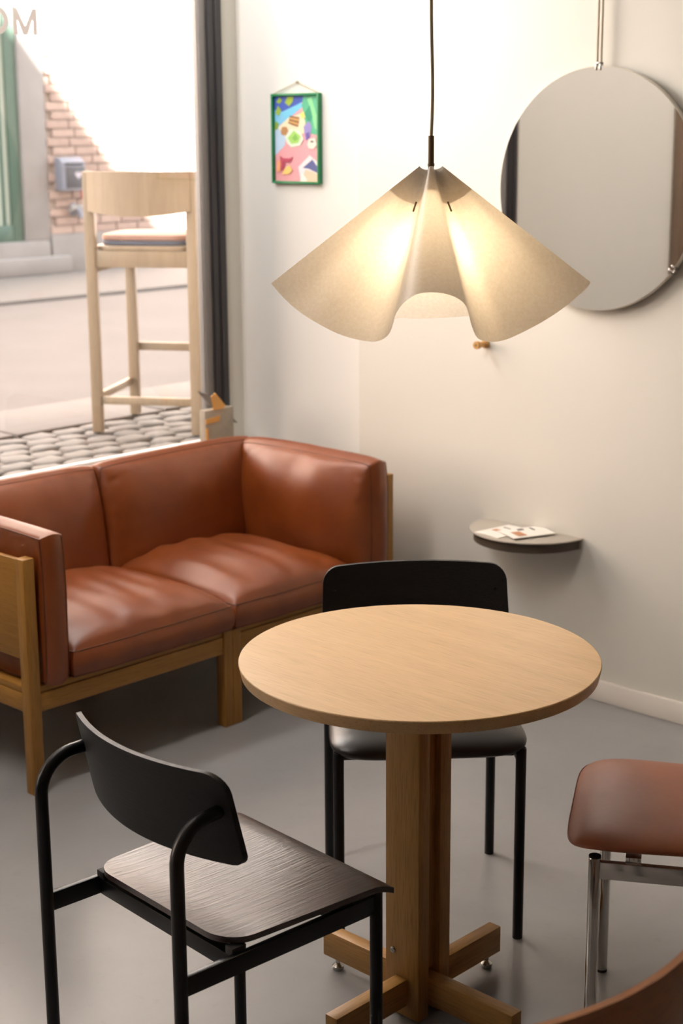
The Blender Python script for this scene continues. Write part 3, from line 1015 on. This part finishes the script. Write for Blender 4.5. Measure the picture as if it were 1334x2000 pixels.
# ------------------------------------------------------------------ chairs
def chair(name, label, loc, heading, frame, back_mat, seat_mat, padded, group=None, cap=None, pad_z=0.0, pad_y=0.0, lift=0.0):
    """local +y is the front; heading = world angle of the front"""
    t = thing(name, label, 'chair', (loc[0], loc[1], 0), R(heading - 90), group)
    hw, yf, yr = 0.195, 0.2105, -0.2105
    rad = 0.0115
    for s in (-1, 1):
        # front leg, with its flat cap
        bm = bmesh.new()
        add_tube(bm, [(s * hw, yf, 0.006), (s * hw, yf, 0.441), (s * hw, yf, 0.443)], [rad, rad, rad * 0.9], 20)
        l = finish(bm, 'front_leg', frame, t, 40)
        bm = bmesh.new()
        add_tube(bm, [(s * hw, yf, 0.0), (s * hw, yf, 0.007)], rad * 0.98, 16)
        finish(bm, 'foot_cap', rubber, l)
        if cap:
            bm = bmesh.new()
            add_tube(bm, [(s * hw, yf, 0.4425), (s * hw, yf, 0.4455)], rad * 0.98, 16)
            finish(bm, 'top_cap', rubber, l)
        # rear leg bends forward at the top and carries the back
        pts = [(s * hw, yr, 0.006), (s * hw, yr, 0.30), (s * hw, yr, 0.622 + lift)]
        rb = 0.066
        for k in range(1, 11):
            a = R(86 * k / 10)
            pts.append((s * (hw - 0.004 * k / 10), yr + rb * (1 - math.cos(a)), 0.622 + lift + rb * math.sin(a)))
        pts.append((s * (hw - 0.006), yr + rb + 0.022, 0.6895 + lift))
        l = tube('rear_leg', pts, rad, frame, t, 20)
        bm = bmesh.new()
        add_tube(bm, [(s * hw, yr, 0.0), (s * hw, yr, 0.007)], rad * 0.98, 16)
        finish(bm, 'foot_cap', rubber, l)
        box('side_rail', (s * hw - 0.006, yr + 0.008, 0.402), (s * hw + 0.006, yf - 0.008, 0.436), frame, t, 0.0015)
    box('cross_rail', (-hw + 0.006, -0.105, 0.402), (hw - 0.006, -0.080, 0.432), frame, t, 0.002)
    box('cross_rail', (-hw + 0.006, 0.130, 0.402), (hw - 0.006, 0.155, 0.432), frame, t, 0.002)
    for s in (-1, 1):
        for yy in (-0.092, 0.142):
            box('seat_spacer', (s * (hw - 0.010) - 0.010, yy - 0.014, 0.4325), (s * (hw - 0.010) + 0.010, yy + 0.014, 0.447), rubber if not padded else frame, t, 0.001)
    # seat
    if not padded:
        bm = bmesh.new()
        nx, ny = 24, 30
        th = 0.011

        def half(v):
            # half width at depth v (0 back .. 1 front), rounded back corners, slight flare
            y = -0.118 + 0.355 * v
            w = 0.192 + 0.020 * v
            rb_ = 0.055
            d_ = y - (-0.118)
            if d_ < rb_:
                w -= rb_ - math.sqrt(max(0, rb_ ** 2 - (rb_ - d_) ** 2))
            return y, w
        layers = []
        vs = [0.0, 0.004, 0.012, 0.025, 0.045, 0.07, 0.10, 0.13, 0.16] + [0.16 + 0.84 * k / 22 for k in range(1, 23)]
        for sg in (1, 0):
            g = []
            for v in vs:
                y, w = half(v)
                rowv = []
                for i in range(nx + 1):
                    u = 2 * i / nx - 1
                    xx = w * u
                    z = 0.458 - 0.006 * (1 - u * u) * math.sin(math.pi * min(1, v * 1.1))
                    if v > 0.86:
                        q = (v - 0.86) / 0.14
                        z -= 0.013 * q * q
                    if v < 0.2:
                        z += 0.004 * ((0.2 - v) / 0.2) ** 2
                    rowv.append(bm.verts.new((xx, y, z - (0 if sg else th))))
                g.append(rowv)
            layers.append(g)
        tp_, bt_ = layers
        nv = len(vs) - 1
        for i in range(nv):
            for j in range(nx):
                bm.faces.new((tp_[i][j], tp_[i][j + 1], tp_[i + 1][j + 1], tp_[i + 1][j]))
                bm.faces.new((bt_[i][j + 1], bt_[i][j], bt_[i + 1][j], bt_[i + 1][j + 1]))
        for i in range(nv):
            bm.faces.new((tp_[i][0], tp_[i + 1][0], bt_[i + 1][0], bt_[i][0]))
            bm.faces.new((tp_[i + 1][nx], tp_[i][nx], bt_[i][nx], bt_[i + 1][nx]))
        for j in range(nx):
            bm.faces.new((tp_[0][j + 1], tp_[0][j], bt_[0][j], bt_[0][j + 1]))
            bm.faces.new((tp_[nv][j], tp_[nv][j + 1], bt_[nv][j + 1], bt_[nv][j]))
        finish(bm, 'seat', seat_mat, t, 40)
    else:
        bm = bmesh.new()
        nx, ny = 36, 36
        g1, g0 = [], []
        for j in range(ny + 1):
            v = -math.cos(math.pi * j / ny)
            r1, r0 = [], []
            for i in range(nx + 1):
                u = -math.cos(math.pi * i / nx)
                m_ = max(abs(u), abs(v))
                q_ = (abs(u) ** 6 + abs(v) ** 6) ** (1 / 6)
                k_ = m_ / q_ if q_ > 0 else 1.0
                fx, fy = u * k_, v * k_
                y = 0.060 + pad_y / 2 + (0.182 + pad_y / 2) * fy
                w = 0.208 + 0.010 * fy
                xx = w * fx
                e = max(0.0, 1 - m_ ** 7) ** 0.5 * (0.72 + 0.28 * (1 - m_ * m_))
                droop = 0.010 * max(0, fy) ** 4
                z1 = 0.454 + pad_z + 0.026 * e - droop
                z0 = 0.454 + pad_z - (0.012 if cap else 0.024) * max(0.0, 1 - m_ ** 9) ** 0.5 - droop * (0 if cap else 1)
                r1.append(bm.verts.new((xx, y, z1)))
                r0.append(bm.verts.new((xx, y, z0)) if (0 < i < nx and 0 < j < ny) else r1[-1])
            g1.append(r1)
            g0.append(r0)
        for j in range(ny):
            for i in range(nx):
                bm.faces.new((g1[j][i], g1[j][i + 1], g1[j + 1][i + 1], g1[j + 1][i]))
                q = (g0[j][i + 1], g0[j][i], g0[j + 1][i], g0[j + 1][i + 1])
                bm.faces.new(q)
        finish(bm, 'seat_pad', seat_mat, t, 80)
    # backrest: bent plywood, leaning back
    bm = bmesh.new()
    n, mrow = 32, 12
    hwid, z0, z1 = 0.212, 0.592 + lift, 0.756 + lift
    th = 0.010
    grid = {}

    def bp(u, v, k):
        # u -1..1, v 0..1 ; corner rounding by squeezing the ends
        zc = z0 + (z1 - z0) * v
        r_t, r_b = 0.034, 0.020
        wl = hwid + 0.006 * (0.5 - v)
        dt, db = z1 - zc, zc - z0
        if dt < r_t:
            wl -= r_t - math.sqrt(max(0, r_t ** 2 - (r_t - dt) ** 2))
        if db < r_b:
            wl -= r_b - math.sqrt(max(0, r_b ** 2 - (r_b - db) ** 2))
        xx = wl * u
        curve = 0.052 * (xx / hwid) ** 2
        lean = -0.035 * (zc - lift - 0.674) / 0.164
        y = yr + 0.048 + curve + lean
        return Vector((xx, y + (th if k else 0), zc))
    vsb = [0, 0.008, 0.03, 0.06, 0.1, 0.16, 0.3, 0.45, 0.6, 0.72, 0.80, 0.86, 0.91, 0.95, 0.98, 0.995, 1.0]
    for k in (0, 1):
        for j, v in enumerate(vsb):
            for i in range(n + 1):
                grid[k, i, j] = bm.verts.new(bp(2 * i / n - 1, v, k))
    J = len(vsb) - 1
    for k in (0, 1):
        for j in range(J):
            for i in range(n):
                q = (grid[k, i, j], grid[k, i + 1, j], grid[k, i + 1, j + 1], grid[k, i, j + 1])
                bm.faces.new(q if k == 0 else q[::-1])
    for j in range(J):
        bm.faces.new((grid[0, 0, j], grid[0, 0, j + 1], grid[1, 0, j + 1], grid[1, 0, j]))
        bm.faces.new((grid[0, n, j + 1], grid[0, n, j], grid[1, n, j], grid[1, n, j + 1]))
    for i in range(n):
        bm.faces.new((grid[0, i + 1, 0], grid[0, i, 0], grid[1, i, 0], grid[1, i + 1, 0]))
        bm.faces.new((grid[0, i, J], grid[0, i + 1, J], grid[1, i + 1, J], grid[1, i, J]))
    bmesh.ops.bevel(bm, geom=[e for e in bm.edges if len(e.link_faces) == 2 and e.calc_face_angle(0) > 1.0], offset=0.002, segments=2, profile=0.5, affect='EDGES')
    br = finish(bm, 'backrest', back_mat, t, 40)
    for s in (-1, 1):
        c = bp(s * 0.185 / hwid, 0.66, 1)
        bm = bmesh.new()
        add_lathe(bm, [(0.0045, 0), (0.0045, 0.0012), (0.003, 0.0018), (0.0, 0.0018)], 16)
        sc_ = finish(bm, 'screw_cap', frame if frame is not chrome else rubber, br)
        sc_.matrix_local = Matrix(((1, 0, 0, c.x), (0, 0, 1, c.y + 0.0002), (0, -1, 0, c.z), (0, 0, 0, 1)))
    return t


chair('dining_chair', 'black ash wood chair with tubular frame in the left foreground', (-1.942, 1.6945), 85.7, black_metal, black_ash_x, black_ash_y, False, 'chairs around the round table')
chair('dining_chair', 'black chair with padded leather seat behind the round table', (-2.235, 2.585), -43.0, black_metal, black_ash_x, black_pad, True, 'chairs around the round table')
chair('dining_chair', 'chrome framed chair with tan leather seat cut off by the right edge', (-1.450, 2.532), 211.0, chrome, oak_back, tan_pad, True, 'chairs around the round table', cap=True, pad_z=0.012, pad_y=0.026)
chair('dining_chair', 'oak backed chair whose curved top shows at the bottom right corner', (-1.055, 1.43), 180.0, black_metal, oak_back, oak_seat, False, 'chairs around the round table', lift=0.044)

# ------------------------------------------------------------------ pendant lamp
LP = thing('pendant_lamp', 'folded cream paper pendant lamp hanging lit above the round table', 'pendant lamp', (-1.9065, 2.2275, 1.345), R(43.66))
APEX = 1.678 - 1.345
LS = 0.362
front = [(-.79, .12, .60), (-.69, .17, .70), (-.566, .275, .777), (-.447, .335, .83), (-.327, .413, .85), (-.27, .465, .843), (-.224, .555, .80), (-.204, .65, .733), (-.194, .70, .688),
         (-.162, .757, .634), (-.107, .80, .59), (-.041, .815, .58), (.027, .81, .588), (.085, .787, .612), (.122, .752, .648), (.14, .707, .694), (.162, .629, .762), (.2, .525, .826),
         (.267, .45, .853), (.342, .405, .847), (.45, .395, .80), (.572, .36, .736), (.672, .31, .67), (.757, .28, .588)]
back = [(.757, .28, .588), (.735, .06, .67), (.60, -.25, .76), (.40, -.43, .81), (.231, -.495, .84), (.086, -.52, .853), (-.048, -.52, .854), (-.162, -.505, .85), (-.40, -.40, .82), (-.62, -.20, .76), (-.74, -.03, .67), (-.79, .12, .60)]


def catmull(pts, sub):
    P = [Vector(p) for p in pts]
    P = [P[0] * 2 - P[1]] + P + [P[-1] * 2 - P[-2]]
    out = []
    for i in range(1, len(P) - 2):
        for s in range(sub):
            t = s / sub
            a, b, c, d = P[i - 1:i + 3]
            out.append(0.5 * ((2 * b) + (c - a) * t + (2 * a - 5 * b + 4 * c - d) * t * t + (3 * b - a - 3 * c + d) * t ** 3))
    return out


rim = catmull(front, 5) + catmull(back, 8)
dirs = [v.normalized() for v in rim]


def shade_pt(d, s, k=1.0):
    # local y points away from the viewer side, so the front tongue is at -y
    # slight sag of the sheet keeps the folds soft near the top
    return Vector((d.x * s * LS * k, -d.y * s * LS * k, APEX - d.z * s * LS))


def sheet(s0, s1, n, k=1.0):
    bm = bmesh.new()
    rings = []
    for j in range(n + 1):
        s = s0 + (s1 - s0) * j / n
        rings.append([bm.verts.new(shade_pt(d, s, k)) for d in dirs])
    N = len(dirs)
    for a, b in zip(rings, rings[1:]):
        for i in range(N):
            bm.faces.new((a[i], a[(i + 1) % N], b[(i + 1) % N], b[i]))
    return bm


finish(sheet(0.072, 1.0, 24), 'lamp_shade', shade_mat, LP, 70)
finish(sheet(0.085, 0.262, 6, 0.975), 'inner_collar', shade_mat, LP, 70)
for sgn in (-1, 1):
    dv = Vector((sgn * -.30, .445, .85)).normalized()
    a, b = shade_pt(dv, 0.250, 1.03), shade_pt(dv, 0.302, 1.03)
    tube('shade_pin', [a, b], 0.0016, brass_dark, LP, 8)
tube('ferrule', [(0, 0, APEX - 0.022), (0, 0, APEX + 0.037)], 0.0052, brass_dark, LP, 16)
tube('ferrule_collar', [(0, 0, APEX - 0.016), (0, 0, APEX - 0.011)], 0.0062, brass_dark, LP, 16)
cp = [(0, 0, APEX + 0.036)]
for k in range(1, 40):
    z = APEX + 0.036 + (ZC - 1.345 - APEX - 0.037) * k / 39
    f = k / 39
    cp.append((0.0022 * math.sin(f * 26) * math.exp(-f * 2.2) + 0.0015 * f, 0.001 * math.sin(f * 9), z))
tube('cord', cp, 0.0029, cord_mat, LP, 10)
bm = bmesh.new()
add_lathe(bm, [(0.055, ZC - 1.345 - 0.0005), (0.055, ZC - 1.345 - 0.02), (0.045, ZC - 1.345 - 0.028), (0, ZC - 1.345 - 0.028)], 32)
finish(bm, 'ceiling_rose', brass_dark, LP)
bm = bmesh.new()
add_lathe(bm, [(0.007, APEX - 0.022), (0.02, APEX - 0.035), (0.02, APEX - 0.085), (0.016, APEX - 0.09)], 24)
finish(bm, 'socket', brass_dark, LP)
bm = bmesh.new()
add_lathe(bm, [(0.013, APEX - 0.088), (0.016, APEX - 0.105), (0.026, APEX - 0.125), (0.030, APEX - 0.145), (0.026, APEX - 0.166), (0.014, APEX - 0.180), (0.0, APEX - 0.184)], 24)
finish(bm, 'bulb', bulb_mat, LP)
ld = bpy.data.lights.new('bulb_light', 'POINT')
ld.energy = 4.5
ld.color = (1.0, 0.74, 0.46)
ld.shadow_soft_size = 0.03
lo = bpy.data.objects.new('bulb_light', ld)
C.objects.link(lo)
lo.parent = LP
lo.location = (0, 0, APEX - 0.185)

# ------------------------------------------------------------------ mirror
MR = thing('round_mirror', 'large round frameless mirror hanging from a strap on the wall', 'mirror', (-2.732, WY - 0.022, 1.547 - 0.35), 0.0)
bm = bmesh.new()
add_lathe(bm, [(0.0001, -0.011), (0.344, -0.011), (0.346, -0.010), (0.346, 0.005), (0.3435, 0.0068), (0.0001, 0.0068)], 128, False)
mats = [mirror_mat, simple('mirror_edge', (226, 218, 204), rough=0.3)]
for f in bm.faces:
    c = f.calc_center_median()
    f.material_index = 0 if f.normal.z > 0.9 or c.z > 0.0065 else 1
g = finish(bm, 'mirror_glass', mirror_mat, MR, 8, mats=mats)
g.matrix_local = Matrix(((1, 0, 0, 0), (0, 0, -1, 0), (0, 1, 0, 0.35), (0, 0, 0, 1)))
for s in (-1, 1):
    tube('hanging_rod', [(s * 0.0065, -0.003, 0.694), (s * 0.0065, -0.003, ZC - 1.197 - 0.001)], 0.0036, strap_mat, MR, 10)
for a in (90, -38, 218):
    bm = bmesh.new()
    add_box(bm, (-0.010, -0.009, -0.012), (-0.004, 0.004, 0.010), 0.001)
    add_box(bm, (0.004, -0.009, -0.012), (0.010, 0.004, 0.010), 0.001)
    add_box(bm, (-0.010, -0.009, 0.004), (0.010, 0.004, 0.010), 0.001)
    cl = finish(bm, 'clip', steel, MR)
    cl.matrix_local = Matrix.Translation((0.345 * math.cos(R(a)), 0, 0.35 + 0.345 * math.sin(R(a)))) @ Matrix.Rotation(R(90 - a), 4, 'Y')

# ------------------------------------------------------------------ half-moon shelf, leaflets
SH = thing('wall_shelf', 'grey half-moon wall shelf with leaflets on it', 'shelf', (-2.95, WY, 0.468))
r = 0.195


def arc(rad, n=40):
    return [(rad * math.cos(R(180 + 180 * k / n)), rad * math.sin(R(180 + 180 * k / n))) for k in range(n + 1)]


bm = bmesh.new()
add_prism(bm, arc(r), 0.031, 0.035, 0.0008)
finish(bm, 'shelf_top', shelf_mat, SH)
bm = bmesh.new()
o_, i_ = arc(r - 0.012), arc(r - 0.016)
v = [[bm.verts.new((x, y, z)) for x, y in pts] for pts, z in ((o_, 0.0), (o_, 0.031), (i_, 0.031), (i_, 0.0))]
for a, b in ((0, 1), (1, 2), (2, 3), (3, 0)):
    for k in range(40):
        bm.faces.new((v[a][k], v[b][k], v[b][k + 1], v[a][k + 1]))
for k in (0, 40):
    bm.faces.new([v[q][k] for q in range(4)])
finish(bm, 'shelf_lip', shelf_dark, SH, 40)
box('wall_plate', (-r + 0.006, -0.004, 0.0), (r - 0.006, -0.0005, 0.0305), shelf_mat, SH, 0.0005)


def leaflet(loc, rz, w, h, label, marks):
    t = thing('leaflet', label, 'leaflet', loc, rz, 'leaflets on the half-moon shelf')
    bm = bmesh.new()
    n = 8
    a, b = [], []
    for k in range(n + 1):
        x = -w / 2 + w * k / n
        z = 0.0015 * math.sin(math.pi * k / n) ** 2
        a.append([bm.verts.new((x, -h / 2, z)), bm.verts.new((x, h / 2, z))])
        b.append([bm.verts.new((x, -h / 2, z + 0.0025)), bm.verts.new((x, h / 2, z + 0.0025))])
    for k in range(n):
        bm.faces.new((a[k][0], a[k][1], a[k + 1][1], a[k + 1][0]))
        bm.faces.new((b[k][0], b[k + 1][0], b[k + 1][1], b[k][1]))
        bm.faces.new((a[k][0], a[k + 1][0], b[k + 1][0], b[k][0]))
        bm.faces.new((a[k][1], b[k][1], b[k + 1][1], a[k + 1][1]))
    bm.faces.new((a[0][0], b[0][0], b[0][1], a[0][1]))
    bm.faces.new((a[n][0], a[n][1], b[n][1], b[n][0]))
    finish(bm, 'paper', paper_white, t, 20)
    for (x0, y0, x1, y1, mm) in marks:
        box('print_mark', (x0, y0, 0.0041), (x1, y1, 0.0046), mm, t, 0)
    return t


leaflet((-2.985, 3.842, 0.5032), R(-8), 0.10, 0.145, 'white folded leaflet on the left side of the shelf', [(-0.03, -0.02, 0.03, 0.0, print_tan), (-0.03, 0.03, 0.0, 0.035, print_dark)])
leaflet((-2.915, 3.868, 0.5078), R(-22), 0.105, 0.148, 'white leaflet lying over the other on the shelf', [(-0.01, -0.05, 0.04, -0.02, print_tan), (-0.035, 0.03, -0.005, 0.036, print_dark), (-0.035, -0.015, -0.02, 0.005, print_dark)])

# ------------------------------------------------------------------ wall peg
PG = thing('wall_peg', 'small turned wooden wall peg below the lamp', 'wall peg', (-3.143, WY, 1.065))
bm = bmesh.new()
add_lathe(bm, [(0.0135, 0.0), (0.0135, 0.010), (0.0095, 0.014), (0.0090, 0.034), (0.0125, 0.040), (0.0125, 0.050), (0.0115, 0.052), (0.0045, 0.052), (0.004, 0.050), (0, 0.050)], 28)
o = finish(bm, 'peg', peg_wood, PG)
o.matrix_local = Matrix(((1, 0, 0, 0), (0, 0, -1, -0.0003), (0, 1, 0, 0), (0, 0, 0, 1)))
bm = bmesh.new()
add_lathe(bm, [(0.0038, 0.0505), (0.0038, 0.0525), (0, 0.0525)], 16)
o = finish(bm, 'screw', brass_dark, PG)
o.matrix_local = Matrix(((1, 0, 0, 0), (0, 0, -1, -0.0003), (0, 1, 0, 0), (0, 0, 0, 1)))

# ------------------------------------------------------------------ picture
PWd, PHt = 0.229, 0.300
PY = WY + 0.03
PC = thing('framed_picture', 'small green framed picture of a colourful still life by the window', 'picture', (-3.998, PY, 1.539))
fr_w, fr_d = 0.008, 0.018
box('frame_side', (-PWd / 2, -fr_d, 0), (-PWd / 2 + fr_w, -0.0005, PHt), green_frame, PC, 0.0008)
box('frame_side', (PWd / 2 - fr_w, -fr_d, 0), (PWd / 2, -0.0005, PHt), green_frame, PC, 0.0008)
box('frame_side', (-PWd / 2 + fr_w, -fr_d, 0), (PWd / 2 - fr_w, -0.0005, fr_w), green_frame, PC, 0.0008)
box('frame_side', (-PWd / 2 + fr_w, -fr_d, PHt - fr_w), (PWd / 2 - fr_w, -0.0005, PHt), green_frame, PC, 0.0008)
tube('string', [(-PWd / 2 + 0.006, -0.008, PHt), (0.002, -0.006, PHt + 0.036), (PWd / 2 - 0.006, -0.008, PHt)], 0.0015, cord_mat, PC, 6)
bm = bmesh.new()
add_lathe(bm, [(0.004, 0), (0.004, 0.007), (0.0, 0.008)], 12)
o = finish(bm, 'nail', brass_dark, PC)
o.matrix_local = Matrix(((1, 0, 0, 0.002), (0, 0, -1, 0), (0, 1, 0, PHt + 0.036), (0, 0, 0, 1)))
cols = {}


def pcol(rgb):
    if rgb not in cols:
        cols[rgb] = simple('print_%d_%d_%d' % rgb, rgb, rough=0.6)
    return cols[rgb]


# shapes in a 0..100 x 0..200 frame (origin lower left)
shapes = [
    ((236, 166, 172), [(0, 0), (100, 0), (100, 200), (0, 200)]),
    ((190, 214, 238), [(0, 60), (0, 140), (28, 118), (22, 84)]),
    ((128, 196, 232), [(0, 124), (0, 176), (60, 184), (62, 176), (30, 146)]),
    ((64, 92, 184), [(0, 168), (0, 200), (72, 200), (70, 188), (44, 176), (18, 164)]),
    ((118, 200, 232), [(12, 158), (60, 184), (66, 176), (30, 146)]),
    ((84, 180, 140), [(62, 178), (66, 200), (100, 200), (100, 108), (80, 112), (70, 136)]),
    ((136, 212, 150), [(74, 192), (84, 196), (96, 150), (98, 120), (90, 124), (84, 160)]),
    ((48, 150, 116), [(68, 160), (80, 178), (86, 150), (78, 132)]),
    ((240, 224, 190), [(8, 126), (30, 148), (62, 160), (70, 140), (66, 110), (40, 120), (24, 104)]),
    ((248, 224, 120), [(58, 158), (66, 164), (70, 150), (62, 146)]),
    ((150, 140, 200), [(66, 128), (78, 142), (84, 128), (80, 104), (70, 96), (68, 112)]),
    ((108, 90, 160), [(70, 112), (78, 116), (80, 102), (72, 96)]),
    ((148, 176, 60), [(4, 186), (12, 198), (18, 190), (12, 182)]),
    ((160, 186, 56), [(24, 184), (30, 198), (44, 198), (42, 186), (34, 176)]),
    ((148, 176, 60), [(2, 160), (8, 178), (16, 168), (10, 154)]),
    ((140, 170, 70), [(0, 122), (2, 142), (10, 136), (6, 122)]),
    ((222, 236, 214), [(24, 104), (34, 122), (58, 120), (66, 100), (58, 84), (38, 80), (28, 90)]),
    ((166, 214, 108), [(30, 102), (44, 120), (60, 106), (54, 90), (38, 88)]),
    ((130, 190, 84), [(40, 102), (48, 112), (54, 100), (46, 94)]),
    ((184, 136, 88), [(14, 118), (18, 128), (28, 128), (32, 118), (26, 108), (16, 110)]),
    ((206, 158, 96), [(32, 138), (36, 154), (56, 148), (54, 128), (40, 132)]),
    ((120, 76, 40), [(32, 136), (54, 128), (54, 131), (32, 139)]),
    ((120, 76, 40), [(34, 143), (56, 137), (56, 140), (34, 146)]),
    ((120, 76, 40), [(36, 151), (57, 147), (57, 150), (36, 154)]),
    ((238, 224, 210), [(74, 86), (78, 100), (92, 102), (96, 86), (88, 76), (78, 78)]),
    ((70, 84, 66), [(80, 93), (84, 96), (91, 94), (86, 91)]),
    ((244, 170, 120), [(4, 22), (6, 46), (14, 52), (12, 22)]),
    ((186, 72, 96), [(14, 24), (12, 60), (20, 54), (34, 54), (42, 58), (34, 44), (24, 46), (20, 26)]),
    ((248, 206, 120), [(16, 16), (24, 32), (34, 38), (40, 26), (32, 16)]),
    ((232, 224, 226), [(54, 34), (80, 62), (100, 44), (100, 10), (80, 0), (60, 0)]),
    ((84, 92, 146), [(64, 32), (86, 52), (98, 34), (98, 20), (78, 30)]),
    ((244, 200, 172), [(64, 8), (70, 28), (86, 24), (100, 18), (100, 0), (66, 0)]),
    ((252, 238, 228), [(58, 0), (62, 20), (72, 8), (74, 0)]),
]
iw, ih = PWd - 2 * fr_w, PHt - 2 * fr_w
bm = bmesh.new()
plist = []
for k, (rgb, pts) in enumerate(shapes):
    mm = pcol(rgb)
    if mm not in plist:
        plist.append(mm)
    yy = -0.006 - 0.00012 * k
    vs = [bm.verts.new((-iw / 2 + iw * x / 100, yy, fr_w + ih * z / 200)) for x, z in pts]
    f = bm.faces.new(vs)
    f.material_index = plist.index(mm)
me = bpy.data.meshes.new('print')
bm.to_mesh(me)
bm.free()
for mm in plist:
    me.materials.append(mm)
o = bpy.data.objects.new('print', me)
C.objects.link(o)
o.parent = PC
box('backing_board', (-PWd / 2 + 0.002, -0.0055, 0.002), (PWd / 2 - 0.002, -0.001, PHt - 0.002), paper_white, PC, 0)
